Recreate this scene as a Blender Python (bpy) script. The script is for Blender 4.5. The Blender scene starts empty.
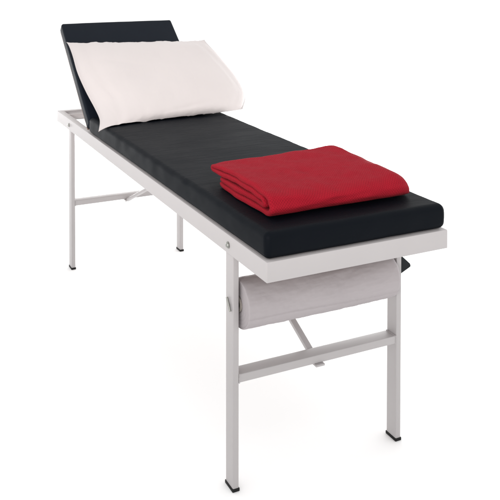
import bpy, bmesh, math, random
from mathutils import Vector, Matrix, noise
random.seed(4)
SC = bpy.context.scene
COL = SC.collection

# ---------------------------------------------------------------- measures (metres)
L, W, H, RH, TH = 1.83, .509, .6209, .0459, .0625   # couch length, width, frame top, rail depth, mattress depth
LEG_D, LEG_T, LEG_IN = .039, .016, .0032            # leg depth along x, thickness, inset behind the rail
XH, XF = .1755, 1.663                               # head leg rear face, foot leg front face

# ---------------------------------------------------------------- helpers
def nodes(name):
    m = bpy.data.materials.new(name); m.use_nodes = True
    nt = m.node_tree
    return m, nt, nt.nodes['Principled BSDF']

def N(nt, t, **kw):
    n = nt.nodes.new(t)
    for k, v in kw.items():
        if k in n.inputs.keys(): n.inputs[k].default_value = v
        else: setattr(n, k, v)
    return n

def link(nt, a, b): nt.links.new(a, b)

def finish(o, smooth=True, angle=None):
    me = o.data
    if smooth:
        for p in me.polygons: p.use_smooth = True
        if angle:
            me.set_sharp_from_angle(angle=math.radians(angle))
    return o

def obj(name, bm, mat, parent=None, smooth=True, angle=None, inv=None):
    bmesh.ops.recalc_face_normals(bm, faces=bm.faces)
    me = bpy.data.meshes.new(name); bm.to_mesh(me); bm.free()
    o = bpy.data.objects.new(name, me); COL.objects.link(o)
    o.data.materials.append(mat)
    if parent:
        o.parent = parent
    finish(o, smooth, angle)
    return o

def tag(o, label=None, cat=None, group=None, kind=None):
    if label: o['label'] = label
    if cat: o['category'] = cat
    if group: o['group'] = group
    if kind: o['kind'] = kind

def thing(name, label, cat, loc=(0, 0, 0)):
    o = bpy.data.objects.new(name, None); COL.objects.link(o)
    o.location = loc; o.empty_display_size = .1
    tag(o, label, cat)
    return o

def axis_pos(h, r, k, n):
    """positions along an axis of half length h: k cuts inside the rounded edge r, n across the middle"""
    a = [-h + r * (1 - math.tan(math.pi / 4 * (1 - i / k))) for i in range(k)]
    m = [-(h - r) + 2 * (h - r) * i / n for i in range(n + 1)]
    return a + m + [-v for v in reversed(a)]

def rbox(bm, c, s, r, k=3, n=(1, 1, 1), deform=None, M=None):
    """rounded box centred on c with full sizes s and edge radius r"""
    hx, hy, hz = s[0] / 2, s[1] / 2, s[2] / 2
    A = [axis_pos(hx, r, k, n[0]), axis_pos(hy, r, k, n[1]), axis_pos(hz, r, k, n[2])]
    hh = (hx, hy, hz); V = {}
    def vert(i, j, l):
        key = (i, j, l)
        if key in V: return V[key]
        p = Vector((A[0][i], A[1][j], A[2][l]))
        q = Vector([max(-(hh[a] - r), min(hh[a] - r, p[a])) for a in range(3)])
        d = p - q
        p = q + d.normalized() * r if d.length > 1e-9 else q
        if deform: p = deform(p)
        if M: p = M @ p
        V[key] = bm.verts.new(p + Vector(c))
        return V[key]
    S = [len(a) for a in A]
    for ax in range(3):
        u, v = [a for a in range(3) if a != ax]
        for e in (0, S[ax] - 1):
            for a in range(S[u] - 1):
                for b in range(S[v] - 1):
                    q = []
                    for (da, db) in ((0, 0), (1, 0), (1, 1), (0, 1)):
                        key = [0, 0, 0]; key[ax] = e; key[u] = a + da; key[v] = b + db
                        q.append(vert(*key))
                    try: bm.faces.new(q)
                    except ValueError: pass
    return bm

def rod(bm, a, b, r, seg=20, ends=True):
    a, b = Vector(a), Vector(b); d = (b - a)
    M = d.to_track_quat('Z', 'Y').to_matrix().to_4x4(); M.translation = (a + b) / 2
    bmesh.ops.create_cone(bm, cap_ends=ends, segments=seg, radius1=r, radius2=r, depth=d.length, matrix=M)
    return bm

def lathe(bm, prof, seg, M):
    """prof = [(axial, radius)], revolved about local Z then placed by M"""
    rings = []
    for (z, r) in prof:
        if r < 1e-6: rings.append([bm.verts.new(M @ Vector((0, 0, z)))])
        else: rings.append([bm.verts.new(M @ Vector((r * math.cos(2 * math.pi * i / seg), r * math.sin(2 * math.pi * i / seg), z))) for i in range(seg)])
    for A, B in zip(rings, rings[1:]):
        for i in range(seg):
            j = (i + 1) % seg
            q = [A[i % len(A)], A[j % len(A)], B[j % len(B)], B[i % len(B)]]
            u = []
            for v in q:
                if v not in u: u.append(v)
            if len(u) > 2:
                try: bm.faces.new(u)
                except ValueError: pass

def fbm(p, s, o=3):
    return noise.fractal(Vector(p) * s, 1.0, 2.0, o)

# ---------------------------------------------------------------- materials
def m_paint():
    m, nt, b = nodes('cream_enamel')
    tc = N(nt, 'ShaderNodeTexCoord')
    n1 = N(nt, 'ShaderNodeTexNoise', Scale=9.0, Detail=5.0)
    link(nt, tc.outputs['Object'], n1.inputs['Vector'])
    mx = N(nt, 'ShaderNodeMix', data_type='RGBA')
    mx.inputs[6].default_value = (.388, .367, .367, 1); mx.inputs[7].default_value = (.414, .394, .394, 1)
    link(nt, n1.outputs['Fac'], mx.inputs['Factor']); link(nt, mx.outputs[2], b.inputs['Base Color'])
    n2 = N(nt, 'ShaderNodeTexNoise', Scale=420.0, Detail=2.0)
    link(nt, tc.outputs['Object'], n2.inputs['Vector'])
    bp = N(nt, 'ShaderNodeBump', Strength=.12, Distance=.0006)
    link(nt, n2.outputs['Fac'], bp.inputs['Height']); link(nt, bp.outputs[0], b.inputs['Normal'])
    b.inputs['Roughness'].default_value = .42
    b.inputs['Specular IOR Level'].default_value = .4
    return m

def m_vinyl(name, creases, col, spec):
    m, nt, b = nodes(name)
    tc = N(nt, 'ShaderNodeTexCoord')
    mp = N(nt, 'ShaderNodeMapping'); mp.inputs['Scale'].default_value = (17, 3.0, 14)
    link(nt, tc.outputs['Object'], mp.inputs['Vector'])
    n1 = N(nt, 'ShaderNodeTexNoise', Scale=3.0, Detail=6.0, Roughness=.6, Distortion=.6)
    link(nt, mp.outputs[0], n1.inputs['Vector'])
    n2 = N(nt, 'ShaderNodeTexVoronoi', Scale=850.0)
    link(nt, tc.outputs['Object'], n2.inputs['Vector'])
    n3 = N(nt, 'ShaderNodeTexNoise', Scale=7.0, Detail=3.0)
    link(nt, tc.outputs['Object'], n3.inputs['Vector'])
    b1 = N(nt, 'ShaderNodeBump', Strength=creases, Distance=.004)
    link(nt, n1.outputs['Fac'], b1.inputs['Height'])
    sx = N(nt, 'ShaderNodeSeparateXYZ'); link(nt, tc.outputs['Normal'], sx.inputs[0])   # the cover creases across its flat top
    mz = N(nt, 'ShaderNodeMapRange'); mz.inputs['From Min'].default_value = .8; mz.inputs['To Min'].default_value = creases * .06; mz.inputs['To Max'].default_value = creases
    link(nt, sx.outputs['Z'], mz.inputs['Value']); link(nt, mz.outputs[0], b1.inputs['Strength'])
    b2 = N(nt, 'ShaderNodeBump', Strength=.25, Distance=.0004)
    link(nt, n2.outputs['Distance'], b2.inputs['Height']); link(nt, b1.outputs[0], b2.inputs['Normal'])
    link(nt, b2.outputs[0], b.inputs['Normal'])
    b.inputs['Base Color'].default_value = (*col, 1)
    mr = N(nt, 'ShaderNodeMapRange'); mr.inputs['To Min'].default_value = .50; mr.inputs['To Max'].default_value = .62
    link(nt, n3.outputs['Fac'], mr.inputs['Value']); link(nt, mr.outputs[0], b.inputs['Roughness'])
    b.inputs['Specular IOR Level'].default_value = spec
    return m

def m_cloth(name, c1, c2, scale, bump, rough=.9, sheen=.2):
    m, nt, b = nodes(name)
    tc = N(nt, 'ShaderNodeTexCoord')
    n1 = N(nt, 'ShaderNodeTexNoise', Scale=6.0, Detail=4.0)
    link(nt, tc.outputs['Object'], n1.inputs['Vector'])
    mx = N(nt, 'ShaderNodeMix', data_type='RGBA')
    mx.inputs[6].default_value = (*c1, 1); mx.inputs[7].default_value = (*c2, 1)
    link(nt, n1.outputs['Fac'], mx.inputs['Factor']); link(nt, mx.outputs[2], b.inputs['Base Color'])
    n2 = N(nt, 'ShaderNodeTexNoise', Scale=scale, Detail=3.0)
    link(nt, tc.outputs['Object'], n2.inputs['Vector'])
    n3 = N(nt, 'ShaderNodeTexNoise', Scale=22.0, Detail=4.0, Distortion=1.2)
    link(nt, tc.outputs['Object'], n3.inputs['Vector'])
    b0 = N(nt, 'ShaderNodeBump', Strength=bump, Distance=.004)
    link(nt, n3.outputs['Fac'], b0.inputs['Height'])
    b1 = N(nt, 'ShaderNodeBump', Strength=.3, Distance=.0006)
    link(nt, n2.outputs['Fac'], b1.inputs['Height']); link(nt, b0.outputs[0], b1.inputs['Normal'])
    link(nt, b1.outputs[0], b.inputs['Normal'])
    b.inputs['Roughness'].default_value = rough
    b.inputs['Specular IOR Level'].default_value = .15
    b.inputs['Sheen Weight'].default_value = sheen
    return m

def m_knit():
    m, nt, b = nodes('red_cellular_wool')
    uv = N(nt, 'ShaderNodeUVMap')
    sp = N(nt, 'ShaderNodeSeparateXYZ'); 
    # slight wobble so that the rows of cells are not ruler straight
    nz = N(nt, 'ShaderNodeTexNoise', Scale=14.0, Detail=3.0)
    link(nt, uv.outputs[0], nz.inputs['Vector'])
    vm = N(nt, 'ShaderNodeVectorMath', operation='MULTIPLY_ADD')
    vm.inputs[1].default_value = (.011, .011, 0); link(nt, nz.outputs['Color'], vm.inputs[0]); link(nt, uv.outputs[0], vm.inputs[2])
    link(nt, vm.outputs[0], sp.inputs[0])
    def sine(sock, per):
        a = N(nt, 'ShaderNodeMath', operation='MULTIPLY'); a.inputs[1].default_value = 2 * math.pi / per
        link(nt, sock, a.inputs[0])
        s = N(nt, 'ShaderNodeMath', operation='SINE'); link(nt, a.outputs[0], s.inputs[0]); return s.outputs[0]
    s1 = sine(sp.outputs['X'], .0066); s2 = sine(sp.outputs['Y'], .0070)
    mu = N(nt, 'ShaderNodeMath', operation='MULTIPLY'); link(nt, s1, mu.inputs[0]); link(nt, s2, mu.inputs[1])
    fz = N(nt, 'ShaderNodeTexNoise', Scale=480.0, Detail=3.0); 
    link(nt, uv.outputs[0], fz.inputs['Vector'])
    wear = N(nt, 'ShaderNodeTexNoise', Scale=38.0, Detail=4.0); link(nt, uv.outputs[0], wear.inputs['Vector'])   # cells felted together here and there
    wm = N(nt, 'ShaderNodeMapRange'); wm.inputs['From Min'].default_value = .35; wm.inputs['From Max'].default_value = .65; wm.inputs['To Min'].default_value = .25; wm.inputs['To Max'].default_value = 1.3
    link(nt, wear.outputs['Fac'], wm.inputs['Value'])
    mw_ = N(nt, 'ShaderNodeMath', operation='MULTIPLY'); link(nt, mu.outputs[0], mw_.inputs[0]); link(nt, wm.outputs[0], mw_.inputs[1])
    f2 = N(nt, 'ShaderNodeMath', operation='MULTIPLY'); f2.inputs[1].default_value = 1.6; link(nt, fz.outputs['Fac'], f2.inputs[0])
    ad = N(nt, 'ShaderNodeMath', operation='ADD'); link(nt, mw_.outputs[0], ad.inputs[0]); link(nt, f2.outputs[0], ad.inputs[1])
    bp = N(nt, 'ShaderNodeBump', Strength=.55, Distance=.0011); link(nt, ad.outputs[0], bp.inputs['Height'])
    link(nt, bp.outputs[0], b.inputs['Normal'])
    mr = N(nt, 'ShaderNodeMapRange'); mr.inputs['From Min'].default_value = -1; link(nt, mu.outputs[0], mr.inputs['Value'])
    mx = N(nt, 'ShaderNodeMix', data_type='RGBA')
    mx.inputs[6].default_value = (.205, .0055, .0125, 1); mx.inputs[7].default_value = (.285, .0080, .0185, 1)
    link(nt, mr.outputs[0], mx.inputs['Factor']); link(nt, mx.outputs[2], b.inputs['Base Color'])
    b.inputs['Roughness'].default_value = .95; b.inputs['Specular IOR Level'].default_value = .08
    b.inputs['Sheen Weight'].default_value = .03; b.inputs['Sheen Tint'].default_value = (1, .35, .38, 1)
    return m

def m_plain(name, col, rough, metal=0, spec=.5):
    m, nt, b = nodes(name)
    tc = N(nt, 'ShaderNodeTexCoord'); n = N(nt, 'ShaderNodeTexNoise', Scale=60.0, Detail=4.0)
    link(nt, tc.outputs['Object'], n.inputs['Vector'])
    bp = N(nt, 'ShaderNodeBump', Strength=.15, Distance=.0006); link(nt, n.outputs['Fac'], bp.inputs['Height'])
    link(nt, bp.outputs[0], b.inputs['Normal'])
    b.inputs['Base Color'].default_value = (*col, 1); b.inputs['Roughness'].default_value = rough
    b.inputs['Metallic'].default_value = metal; b.inputs['Specular IOR Level'].default_value = spec
    return m

PAINT = m_paint()
VINYL = m_vinyl('black_vinyl', .46, (.0018, .0030, .0052), .066)
VINYL2 = m_vinyl('black_vinyl_backrest', .18, (.0045, .0070, .0120), .10)
COTTON = m_cloth('white_cotton', (.515, .472, .463), (.55, .508, .498), 700, .22)
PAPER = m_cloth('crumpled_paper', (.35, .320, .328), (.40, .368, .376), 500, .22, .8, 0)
KNIT = m_knit()
RUBBER = m_plain('black_rubber', (.008, .008, .008), .6, 0, .2)
STEEL = m_plain('zinc_plated_steel', (.30, .30, .28), .30, 1)
PLASTIC = m_plain('dark_plastic', (.004, .006, .008), .6, 0, .2)
PLY = m_plain('brown_hardboard', (.16, .10, .075), .75, 0, .2)

# ---------------------------------------------------------------- floor: a pale seamless studio floor
m, nt, b = nodes('white_studio_floor')
b.inputs['Base Color'].default_value = (.95, .95, .95, 1); b.inputs['Roughness'].default_value = 1; b.inputs['Specular IOR Level'].default_value = 0
tc = N(nt, 'ShaderNodeTexCoord'); n = N(nt, 'ShaderNodeTexNoise', Scale=40.0, Detail=3.0)
link(nt, tc.outputs['Object'], n.inputs['Vector'])
bp = N(nt, 'ShaderNodeBump', Strength=.04, Distance=.001); link(nt, n.outputs['Fac'], bp.inputs['Height']); link(nt, bp.outputs[0], b.inputs['Normal'])
bm = bmesh.new(); bmesh.ops.create_grid(bm, x_segments=8, y_segments=8, size=60)
fl = obj('floor', bm, m, smooth=False); tag(fl, 'plain white studio floor under the couch', None, None, 'structure')

# ---------------------------------------------------------------- the couch
couch = thing('examination_couch', 'cream steel medical couch with black vinyl mattress and raised backrest', 'examination couch', (0, 0, 0))

# frame: one mitred angle-iron rim
t, wf, e = .003, .026, .0022
prof = [(e, 0), (e * .3, -e * .3), (0, -e), (0, -RH), (t, -RH), (t, -t), (wf, -t), (wf, 0)]
bm = bmesh.new(); rings = []
for (cx, cy, sx, sy) in ((0, 0, 1, 1), (L, 0, -1, 1), (L, W, -1, -1), (0, W, 1, -1)):
    rings.append([bm.verts.new((cx + sx * o, cy + sy * o, H + z)) for o, z in prof])
for a in range(4):
    A, B = rings[a], rings[(a + 1) % 4]
    for i in range(len(prof)):
        j = (i + 1) % len(prof); bm.faces.new((A[i], A[j], B[j], B[i]))
frame = obj('frame', bm, PAINT, couch)
bv = frame.modifiers.new('bevel', 'BEVEL'); bv.width = .0024; bv.segments = 3; bv.limit_method = 'ANGLE'; bv.angle_limit = math.radians(50)
frame.data.set_sharp_from_angle(angle=math.radians(35))

# two cross members welded under the rim carry the folding struts and the ply boards
def member(x, w=.03):
    bm = bmesh.new(); rbox(bm, (x, W / 2, H - .0155), (w, W - 2 * t - .001, .024), .002, 2)
    o = obj('cross_member', bm, PAINT, couch, angle=40); return o
member(.935, .05); member(.50)

def leg(xc, near):
    y = LEG_IN + LEG_T / 2 if near else W - LEG_IN - LEG_T / 2
    z0, z1 = .0055, H - .0035
    bm = bmesh.new(); rbox(bm, (xc, y, (z0 + z1) / 2), (LEG_D, LEG_T, z1 - z0), .0022, 3)
    o = obj('leg', bm, PAINT, couch, angle=60)
    bm = bmesh.new(); rbox(bm, (xc, y, .004), (LEG_D + .0035, LEG_T + .0035, .008), .0015, 2)
    obj('foot_cap', bm, RUBBER, o, angle=60)
    s = -1 if near else 1                                   # bolt head through the rail
    ys = 0 if near else W
    bm = bmesh.new()
    M = Matrix.Translation((xc, ys, .5965)) @ Matrix.Rotation(math.radians(90 * (1 if near else -1)), 4, 'X')
    lathe(bm, [(.0002, 0), (.0002, .0084), (.0014, .0084), (.0015, .0064), (.0042, .0058), (.0058, .0040), (.0064, 0)], 24, M)
    obj('bolt', bm, STEEL, frame, angle=50)
    return o
xh, xf = XH + LEG_D / 2, XF - LEG_D / 2
legs = [leg(x, n) for x in (xh, xf) for n in (True, False)]

# latch pin on the outside of the near foot leg, where the roll spindle passes through
bm = bmesh.new(); y = LEG_IN
rod(bm, (xf - .004, y - .0048, .468), (xf + .014, y - .0048, .440), .0028, 12)
rod(bm, (xf, y + .001, .449), (xf, y - .004, .449), .0022, 12)
obj('latch_pin', bm, STEEL, legs[2], angle=50)

ZC = .274
def crossbar(xc):
    bm = bmesh.new(); y0, y1 = LEG_IN + LEG_T + .0002, W - LEG_IN - LEG_T - .0002
    rbox(bm, (xc, (y0 + y1) / 2, ZC), (LEG_D - .0012, y1 - y0, .0205), .0018, 3)
    o = obj('crossbar', bm, PAINT, couch, angle=60)
    for yy, sg in ((y0, 1), (y1, -1)):                      # weld beads
        bm = bmesh.new()
        rbox(bm, (xc, yy + sg * .0012, ZC), (LEG_D + .0016, .0026, .0232), .001, 2, (10, 1, 6),
             deform=lambda p: p + Vector((0, .0008 * fbm(p, 300), .0006 * fbm(p + Vector((1, 2, 3)), 260))))
        obj('weld', bm, PAINT, o)
    return o
cb_h, cb_f = crossbar(xh), crossbar(xf)

def strut(a, b, w, th):
    a, b = Vector(a), Vector(b); d = b - a
    bm = bmesh.new()
    M = Matrix(((d.normalized().x, 0, -d.normalized().z), (0, 1, 0), (d.normalized().z, 0, d.normalized().x)))
    rbox(bm, (a + b) / 2, (d.length, w, th), .0015, 2, M=M)
    return obj('strut', bm, PAINT, couch, angle=50)
def bracket(x, parent):
    bm = bmesh.new(); rbox(bm, (x, .248, ZC - .0135), (.050, .026, .0055), .0012, 2)
    o = obj('bracket', bm, PAINT, parent, angle=50)
YS = .248
s1 = strut((xf - .0185, YS, .2745), (.962, YS, .592), .017, .010)
s2 = strut((xh + .010, YS, .2545), (.908, YS, .592), .017, .010)
bracket(xf + .001, s1); bracket(xh + .003, s2)

# mattress
def mat_deform(p):
    f = .0016 * fbm((p.x, p.y * .8, 3), 4) + .0007 * fbm((p.x * 3.5, p.y, 9), 9)
    crown = .002 * (1 - (p.y / (W / 2)) ** 4)
    if p.z > 0: p = p + Vector((0, 0, (f + crown * .8) * min(1, p.z / .028)))
    side = .0010 * fbm((p.x * 2, p.z * 3, 1), 9)
    k = max(0, 1 - (p.z / .031) ** 2)
    p = p + Vector((0, (side + .0022 * k) * (1 if p.y > 0 else -1) * min(1, abs(p.y) / .2), 0))
    if abs(p.x) > .6: p = p + Vector(((.0010 * fbm((p.y * 2, p.z * 3, 4), 9) + .0022 * k) * (1 if p.x > 0 else -1), 0, 0))
    return p
X0 = .474
bm = bmesh.new()
rbox(bm, ((X0 + L - .006) / 2, W / 2 + .001, H + .0012 + TH / 2 - .0015), (L - .006 - X0, W - .0045, TH - .001), .015, 6, (90, 36, 5), mat_deform)
mattress = obj('mattress', bm, VINYL, couch)
def cord(pts, r, seg=8):
    bm = bmesh.new(); rings = []
    n = len(pts)
    for i, p in enumerate(pts):
        d = (pts[(i + 1) % n] - pts[i - 1]).normalized()
        q = d.to_track_quat('Z', 'Y')
        rings.append([bm.verts.new(p + q @ Vector((r * math.cos(6.2832 * k / seg), r * math.sin(6.2832 * k / seg), 0))) for k in range(seg)])
    for i in range(n):
        A, B = rings[i], rings[(i + 1) % n]
        # match closest start vertex so that rings do not twist
        off = min(range(seg), key=lambda k: (B[k].co - A[0].co - (pts[(i + 1) % n] - pts[i])).length)
        for k in range(seg):
            bm.faces.new((A[k], A[(k + 1) % seg], B[(k + 1 + off) % seg], B[(k + off) % seg]))
    return bm
# ply base boards under the pads
bm = bmesh.new(); rbox(bm, ((X0 + L) / 2, W / 2, H - .0072), (L - X0 - .064, W - .0064 - .052, .008), .001, 1)
obj('base_board', bm, PLY, couch, angle=40)

# backrest: local x along width, local z up the pad, local y thickness
up = Vector((-.414, 0, .352)).normalized(); nrm = Vector((.352, 0, .414)).normalized()
BL = .535; BT = .046
base = Vector((.4435, 0, .6235))
M = Matrix(((up.x, 0, nrm.x), (0, 1, 0), (up.z, 0, nrm.z)))
def bk_deform(p):
    k = (1 - (p.x / (BL / 2)) ** 4) * (1 - (p.y / (W / 2)) ** 4)
    if p.z > 0: p = p + Vector((0, 0, .004 * max(k, 0) + .0012 * fbm((p.x, p.y, 5), 5)))
    return p + Vector((.001 * fbm((p.y, p.z, 2), 8) * (1 if p.x > .2 else 0), 0, 0))
bm = bmesh.new()
c = base + up * BL / 2 + nrm * (BT / 2 + .004); c.y = W / 2 + .001
rbox(bm, c, (BL, W - .003, BT), .010, 5, (30, 30, 4), bk_deform, M)
backrest = obj('backrest', bm, VINYL2, couch)
bm = bmesh.new(); c = base + up * (BL / 2) + nrm * .0015; c.y = W / 2 + .001
rbox(bm, c, (BL - .012, W - .010, .008), .002, 2, M=M)
obj('backing_board', bm, PLY, backrest, angle=40)
# stay that props it, behind the pad
for yy in (.16, .36):
    bm = bmesh.new()
    a = base + up * .36 - nrm * .004; a.y = yy
    rod(bm, a, (.062, yy, H - .012), .006, 12); obj('stay', bm, PAINT, couch, angle=50)
bm = bmesh.new(); rbox(bm, (.062, W / 2, H - .0165), (.024, W - .007, .018), .002, 2); obj('stay_rest', bm, PAINT, couch, angle=40)

# spindle for the roll between the foot legs
bm = bmesh.new(); rod(bm, (xf, LEG_IN + .004, .449), (xf, W + .006, .449), .0075, 20)
spindle = obj('roll_spindle', bm, PLASTIC, couch, angle=50)
bm = bmesh.new()   # wedge shaped end stop outside the far leg
y0 = W - .001
P = [(-.010, 0, .040), (-.010, 0, -.014), (.010, 0, -.014), (.010, 0, .040), (-.006, .039, .006), (-.006, .039, -.001), (.006, .039, -.001), (.006, .039, .006)]
v = [bm.verts.new((xf + .002 + a, y0 + b_, .457 + c_)) for a, b_, c_ in P]
for q in ((0, 1, 2, 3), (4, 5, 6, 7), (0, 1, 5, 4), (1, 2, 6, 5), (2, 3, 7, 6), (3, 0, 4, 7)): bm.faces.new([v[i] for i in q])
bmesh.ops.bevel(bm, geom=bm.edges[:], offset=.002, segments=2, affect='EDGES')
obj('end_stop', bm, PLASTIC, spindle, angle=50)

# ---------------------------------------------------------------- paper roll
roll = thing('paper_roll', 'thick white couch roll hanging on the spindle between the foot legs', 'paper roll', (xf, .26, .449))
RR = .0575
def roll_mesh():
    bm = bmesh.new(); y0, y1 = .0255 - .26, .4795 - .26; seg = 220; st = 110
    M = Matrix.Rotation(math.radians(-90), 4, 'X')
    def rr(a, y, r):
        q = (math.cos(a) * .8, math.sin(a) * .8, y)
        ed = min(y - y0, y1 - y)
        w = .0008 * fbm((q[0] * 2, q[1] * 2, y * 6), 2.2) + .0007 * fbm((q[0] * 1.5 + y * 8, q[1] * 1.5, y * 30), 2.6)
        sag = .0018 * max(0, -math.sin(a)) * (1 - ((y - .0) / .24) ** 2)
        lap = .0022 * (((a + .42 + .10 * math.sin(y * 9)) % (2 * math.pi)) / (2 * math.pi)) if r > RR - .004 else 0   # loose end of the sheet
        return r + w + sag + lap
    rings = []
    pr = []
    # near end face: wound layers stepping in and out, then the barrel, then the far end
    for i in range(14):
        r = .020 + (RR - .0035 - .020) * i / 13; pr.append((y0 + .0015 + .0004 * math.sin(i * 2.1) + .0004 * random.random(), r))
    for k in range(1, 6): a = math.pi / 2 * k / 5; pr.append((y0 + .0045 - .004 * math.cos(a), RR - .0035 + .0035 * math.sin(a)))
    for i in range(1, st): pr.append((y0 + .007 + (y1 - .016 - y0 - .007) * i / st, RR))
    for k in range(0, 7): a = math.pi / 2 * k / 6; pr.append((y1 - .016 + .015 * math.sin(a), RR - .012 + .012 * math.cos(a)))
    for i in range(10): pr.append((y1 - .001 + .0012 * math.sin(i * 2), RR - .013 - (RR - .033) * i / 9))
    for (y, r) in pr:
        rings.append([bm.verts.new((rr(a, y, r) * math.cos(a), y, rr(a, y, r) * math.sin(a))) for a in [2 * math.pi * i / seg for i in range(seg)]])
    n = len(rings)
    for k in range(n):
        A, B = rings[k], rings[(k + 1) % n]
        for i in range(seg): bm.faces.new((A[i], A[(i + 1) % seg], B[(i + 1) % seg], B[i]))
    return bm
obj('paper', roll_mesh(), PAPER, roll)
bm = bmesh.new(); lathe(bm, [(-.236, .0195), (.2195, .0195), (.2195, .0135), (-.236, .0135), (-.236, .0195)], 40, Matrix.Rotation(math.radians(-90), 4, 'X'))
obj('core', bm, m_plain('grey_card', (.30, .27, .24), .9), roll, angle=40)

# ---------------------------------------------------------------- pillow
def cat(pts, t):
    """Catmull-Rom through pts, t in 0..1"""
    n = len(pts) - 1; x = t * n; i = min(int(x), n - 1); f = x - i
    p0, p1, p2, p3 = pts[max(i - 1, 0)], pts[i], pts[i + 1], pts[min(i + 2, n)]
    return tuple(.5 * (2 * b + (c - a) * f + (2 * a - 5 * b + 4 * c - d) * f * f + (3 * b - a - 3 * c + d) * f ** 3) for a, b, c, d in zip(p0, p1, p2, p3))
BACK = [(.196, .936), (.262, .876), (.330, .813), (.398, .750), (.462, .700), (.560, .6885), (.668, .690)]
FRONT = [(.196, .936), (.285, .925), (.385, .880), (.485, .826), (.580, .772), (.655, .722), (.672, .691)]
YN = [(-.002,), (-.004,), (-.006,), (.004,), (.016,), (.006,), (-.020,)]
YF = [(.604,), (.624,), (.646,), (.662,), (.658,), (.615,), (.574,)]
def pillow():
    nu, nv = 96, 84; V = {}
    bm = bmesh.new()
    def pos(i, j, side):
        u = -1 + 2 * i / nu; v = j / nv
        # cluster samples toward the seams
        u = math.sin(u * math.pi / 2) * .5 + u * .5; vv = (1 - math.cos(v * math.pi)) / 2 * .5 + v * .5
        b, f = cat(BACK, vv), cat(FRONT, vv)
        yn, yf = cat(YN, vv)[0], cat(YF, vv)[0]
        y = (yn + yf) / 2 + u * (yf - yn) / 2
        au = min(1, abs(u) / .975)
        w = max(0, 1 - au ** 3.4) ** .48
        # collapse towards the seam at both sides, the seam riding low on the back sheet
        lo = .30; m = lo
        bdr = i in (0, nu) or j in (0, nv)                     # the hem is two layers of cloth
        if bdr: k = m
        elif side > 0: k = max(m + (1 - m) * w, m + .012)
        else: k = min(m * (1 - w), m - .012)
        x = b[0] + (f[0] - b[0]) * k; z = b[1] + (f[1] - b[1]) * k
        # far side of the lower edge sits further back than the near side
        low = max(0, vv - .55) / .45
        x -= low ** 1.5 * (.006 + .040 * (u * .5 + .5) - .02 * max(0, -u - .2)) 
        x += .020 * (u * .5 + .5) * (1 - vv)
        z -= .016 * (u * .5 + .5) * (1 - vv) ** 2
        p = Vector((x, y, z))
        # ears at the corners
        cu, cv = abs(u) ** 10, abs(2 * vv - 1) ** 12
        if vv > .5 and u < 0: p += Vector((.022, -.012, -.014)) * cu * cv
        if vv > .5 and u > 0: p += Vector((.0, .010, .004)) * cu * cv
        if vv < .5: p += Vector((-.004, .004 * (1 if u > 0 else -2), .004)) * cu * cv
        # top hem: shallow uneven scallops; wrinkles running from the seams
        hem = (1 - vv) ** 8
        p += up * (.0035 * fbm((y * 1.0, 2, 0), 11) + .002 * fbm((y, 7, 0), 30)) * hem
        edge = max(abs(u), abs(2 * vv - 1)) ** 4
        am = w * w * (.0048 * fbm((x * .6, y * .9, 3 + side), 6, 4) + .0030 * edge * fbm((u * 6, v * 3, 2), 1.5) )
        r = noise.fractal(Vector((u * 5.5 + .6 * math.sin(v * 4), v * 1.7, 5)), 1, 2, 2)
        am += w * w * -.0045 * edge * max(0, 1 - abs(r) * 5)
        # soft furrows beside the hem, deepest where the case is tight
        am -= w * .0055 * math.exp(-((u + .80 + .03 * math.sin(v * 5)) / .055) ** 2) * (.5 + .5 * math.sin(v * 3.1))
        am -= w * .0040 * math.exp(-((u - .78 - .04 * math.sin(v * 4)) / .05) ** 2) * max(0, math.sin(v * 3.1 + .3))
        am -= w * .0035 * math.exp(-((vv - .30 - .16 * (u + .7)) / .022) ** 2) * max(0, 1 - abs(u + .55) / .4)
        am -= w * .0030 * math.exp(-((vv - .80 + .12 * (u - .2)) / .025) ** 2) * max(0, 1 - abs(u - .15) / .5)
        if side < 0: am = 0
        p += nrm * am
        return p
    def vert(i, j, side):
        bd = i in (0, nu) or j in (0, nv)
        key = (i, j, 0 if bd else side)
        if key not in V: V[key] = bm.verts.new(pos(i, j, side))
        return V[key]
    for side in (1, -1):
        for i in range(nu):
            for j in range(nv):
                q = [vert(i, j, side), vert(i + 1, j, side), vert(i + 1, j + 1, side), vert(i, j + 1, side)]
                bm.faces.new(q if side > 0 else q[::-1])
    return bm
pl = obj('pillow', pillow(), COTTON)
tag(pl, 'plump white cotton pillow leaning on the raised black backrest', 'pillow')

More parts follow.
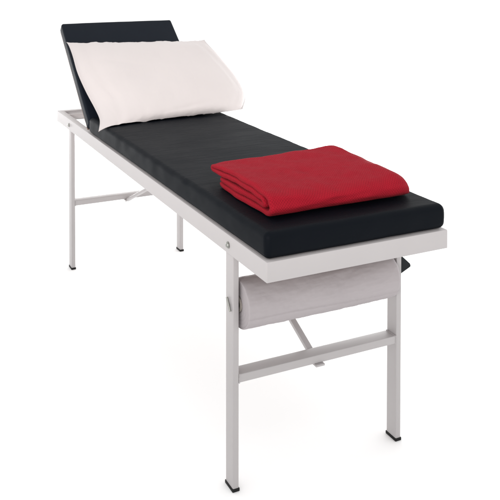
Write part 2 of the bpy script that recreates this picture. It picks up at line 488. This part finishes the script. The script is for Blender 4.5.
# ---------------------------------------------------------------- folded blanket
ZT = H + TH + .0022
def ribbon():
    """centre line (x, z) of the folded blanket in its section, starting with the lowest layer"""
    P = []
    def line(x0, z0, x1, z1, n):
        for i in range(n): P.append((x0 + (x1 - x0) * i / n, z0 + (z1 - z0) * i / n))
    def arc(cx, cz, rx, rz, a0, a1, n):
        for i in range(n):
            a = math.radians(a0 + (a1 - a0) * i / n); P.append((cx + rx * math.cos(a), cz + rz * math.sin(a)))
    line(1.462, .0078, 1.700, .0078, 34)
    arc(1.700, .0335, .032, .0257, -90, 90, 22)
    line(1.700, .0592, 1.432, .0600, 40)
    arc(1.432, .0520, .012, .0080, 90, 270, 10)
    line(1.432, .0440, 1.686, .0440, 38)
    arc(1.686, .0345, .013, .0095, 90, -90, 10)
    line(1.686, .0250, 1.470, .0245, 30)
    P.append((1.470, .0245))
    return P
def blanket():
    C_ = ribbon(); n = len(C_); hw = .0079
    d = [0]
    for a, b in zip(C_, C_[1:]): d.append(d[-1] + math.hypot(b[0] - a[0], b[1] - a[1]))
    loop = []                                           # closed outline: one side, round end, other side
    nr = []
    for i in range(n):
        a, b = C_[max(i - 1, 0)], C_[min(i + 1, n - 1)]
        l = math.hypot(b[0] - a[0], b[1] - a[1]); nr.append(((a[1] - b[1]) / l, (b[0] - a[0]) / l))
    for i in range(n): loop.append((C_[i][0] + nr[i][0] * hw, C_[i][1] + nr[i][1] * hw, d[i]))
    tx, tz = nr[-1][1], -nr[-1][0]
    loop.append((C_[-1][0] + tx * hw * .8, C_[-1][1] + tz * hw * .8, d[-1] + hw))
    for i in reversed(range(n)): loop.append((C_[i][0] - nr[i][0] * hw, C_[i][1] - nr[i][1] * hw, d[i] + .003))
    tx, tz = -nr[0][1], nr[0][0]
    loop.append((C_[0][0] + tx * hw * .8, C_[0][1] + tz * hw * .8, -hw))
    ny = 110; Y0, Y1 = .054, .520
    def place(x, z, yy, s):
        y = Y0 + (Y1 - Y0) * yy
        # near end: each layer's edge wanders a little, rounded at its rim
        rel = z / .066
        y += (1 - yy) ** 6 * (.010 * fbm((s * 1.0, 3, 1), 5) + .012 * (1 - rel) * max(0, (1.56 - x) / .15) )
        fx = (x - 1.40) / .335                                 # 0 back .. 1 front
        y += .014 * max(0, (.30 - fx) / .30) ** 2 * (1 - yy) ** 10 * rel
        # far end: the pile tapers off and its corners round away
        far = max(0, (yy - .78) / .22)
        cut = .010 * far ** 2 + .052 * far ** 2.5 * max(0, 2 * fx - 1) ** 2 + .085 * far ** 2 * max(0, 1 - fx * 1.6) ** 1.5
        y -= cut * 1.0
        hgt = 1 - (.46 + .38 * min(1, max(0, fx))) * far ** 1.6
        # the far rear of the pile is puffed up, the front edge rolls down
        puff = math.exp(-((yy - .88) / .12) ** 2) * math.exp(-((fx - .06) / .32) ** 2)
        hgt *= 1 + .23 * puff
        hgt *= 1 - .20 * max(0, 1 - fx * 2) * (1 - yy) ** 2 - .06 * math.exp(-((yy - .35) / .2) ** 2)
        # soft droop toward the front at the near end
        hgt *= 1 - .16 * max(0, fx - .45)
        zz = z * hgt * (.92 - .06 * max(0, 1 - fx))
        zz += rel * (.0045 * fbm((x, y, 2), 6) + .0022 * fbm((x, y, 8), 18)) + .0012 * fbm((x * 1.3, y, z * 9), 14) * min(1, z / .01)
        xx = x + .010 + .012 * fx + (.008 * fbm((y, 1, z * 6), 5)) * (1 if True else 0)
        xx += .012 * (1 - yy) ** 3 * max(0, fx - .5) * 0
        # rear top layer juts out at the near end
        if fx < .35: xx -= (.35 - fx) * (.05 * (1 - yy) ** 3) * rel - (.35 - fx) * .06 * yy * (1 - rel)
        # front far corner pulls back
        xx -= .050 * far ** 2 * max(0, fx - .4)
        return Vector((xx, y, ZT + max(zz, .0005)))
    bm = bmesh.new(); uvl = bm.loops.layers.uv.new('UVMap')
    ys = [0, .004, .012] + [.012 + (1 - .024) * i / ny for i in range(1, ny)] + [.988, .996, 1]
    inset = {0: .45, .004: .8, 1: .45, .996: .8}
    rings = []
    m = len(loop); half = n
    for yy in ys:
        k = inset.get(yy, 1)
        ring = []
        for q, (x, z, s) in enumerate(loop):
            if k < 1:                                       # round the cloth edge off toward its centre line
                if q < n: c = C_[q]
                elif q == n: c = C_[-1]
                elif q < 2 * n + 1: c = C_[2 * n - q]
                else: c = C_[0]
                x, z = c[0] + (x - c[0]) * k, c[1] + (z - c[1]) * k
            ring.append((bm.verts.new(place(x, z, yy, s)), s))
        rings.append(ring)
    for a in range(len(ys) - 1):
        for q in range(m):
            r = (q + 1) % m
            f = bm.faces.new((rings[a][q][0], rings[a][r][0], rings[a + 1][r][0], rings[a + 1][q][0]))
            uu = [(rings[a][q][1], ys[a] * .453), (rings[a][r][1], ys[a] * .453), (rings[a + 1][r][1], ys[a + 1] * .453), (rings[a + 1][q][1], ys[a + 1] * .453)]
            for lp, c in zip(f.loops, uu): lp[uvl].uv = c
    for e_ in (0, len(ys) - 1):
        R = rings[e_]
        for i in range(n - 1):
            a, b = i, i + 1; c, dd = 2 * n - (i + 1), 2 * n - i
            f = bm.faces.new((R[a][0], R[b][0], R[c][0], R[dd][0]))
            for lp, cc in zip(f.loops, ((R[a][1], 0), (R[b][1], 0), (R[b][1], .012), (R[a][1], .012))): lp[uvl].uv = cc
        bm.faces.new((R[n - 1][0], R[n][0], R[n + 1][0])); bm.faces.new((R[0][0], R[2 * n][0], R[2 * n + 1][0]))
    return bm
bl = obj('blanket', blanket(), KNIT)
tag(bl, 'folded red knitted blanket lying at the foot of the mattress', 'blanket')

# ---------------------------------------------------------------- camera (level view camera with a shifted back)
cd = bpy.data.cameras.new('camera'); cam = bpy.data.objects.new('camera', cd); COL.objects.link(cam); SC.camera = cam
f, px, py = 774.0062, 185.8183, -24.6215
yaw, pit, rol = -1.1559, -.0253, -.0011
Fv = Vector((math.sin(yaw) * math.cos(pit), math.cos(yaw) * math.cos(pit), math.sin(pit)))
R0 = Vector((math.cos(yaw), -math.sin(yaw), 0)); U0 = R0.cross(Fv)
R1 = R0 * math.cos(rol) + U0 * math.sin(rol); U1 = -R0 * math.sin(rol) + U0 * math.cos(rol)
mw = Matrix((R1, U1, -Fv)).transposed().to_4x4(); mw.translation = (3.296, -.8389, 1.294)
cam.matrix_world = mw
cd.sensor_width = 36; cd.lens = 36 * f / 500
cd.shift_x = (250 - px) / 500; cd.shift_y = -(250 - py) / 500
cd.clip_start = .05; cd.clip_end = 200

# ---------------------------------------------------------------- light: white studio, large soft sources
w = bpy.data.worlds.new('World'); SC.world = w; w.use_nodes = True
w.node_tree.nodes['Background'].inputs['Color'].default_value = (1, .998, .996, 1)
w.node_tree.nodes['Background'].inputs['Strength'].default_value = 1.27
def area(name, loc, tgt, size, power, col=(1, 1, 1), spread=180):
    d = bpy.data.lights.new(name, 'AREA'); d.shape = 'RECTANGLE'; d.size, d.size_y = size; d.energy = power; d.color = col
    d.spread = math.radians(spread)
    o = bpy.data.objects.new(name, d); COL.objects.link(o); o.location = loc
    o.rotation_euler = (Vector(tgt) - Vector(loc)).to_track_quat('-Z', 'Y').to_euler()
    return o
area('floor_fill', (-2.4, 1.15, .33), (.7, .0, .0), (3.6, .6), 95, (1, 1, 1), 150)  # added low lamp at the head end, brightens the floor under the couch
area('floor_fill', (-.1, 3.2, .28), (1.2, .1, .0), (3.4, .45), 66, (1, 1, 1), 150)  # second added lamp, far side, washes out the couch's floor shadow
d = bpy.data.lights.new('key_spot', 'SPOT'); d.energy = 430; d.color = (1, .955, .94); d.shadow_soft_size = .3
d.spot_size = math.radians(38); d.spot_blend = .9
o = bpy.data.objects.new('key_spot', d); COL.objects.link(o); o.location = (3.9, -2.3, 1.75)
o.rotation_euler = (Vector((1.35, .15, .90)) - o.location).to_track_quat('-Z', 'Y').to_euler(); o.scale = (1.1, .44, 1)

SC.view_settings.view_transform = 'Standard'; SC.view_settings.look = 'None'
SC.view_settings.exposure = 0; SC.view_settings.gamma = 1
SC.render.engine = 'CYCLES'
SC.render.resolution_x = SC.render.resolution_y = 1024
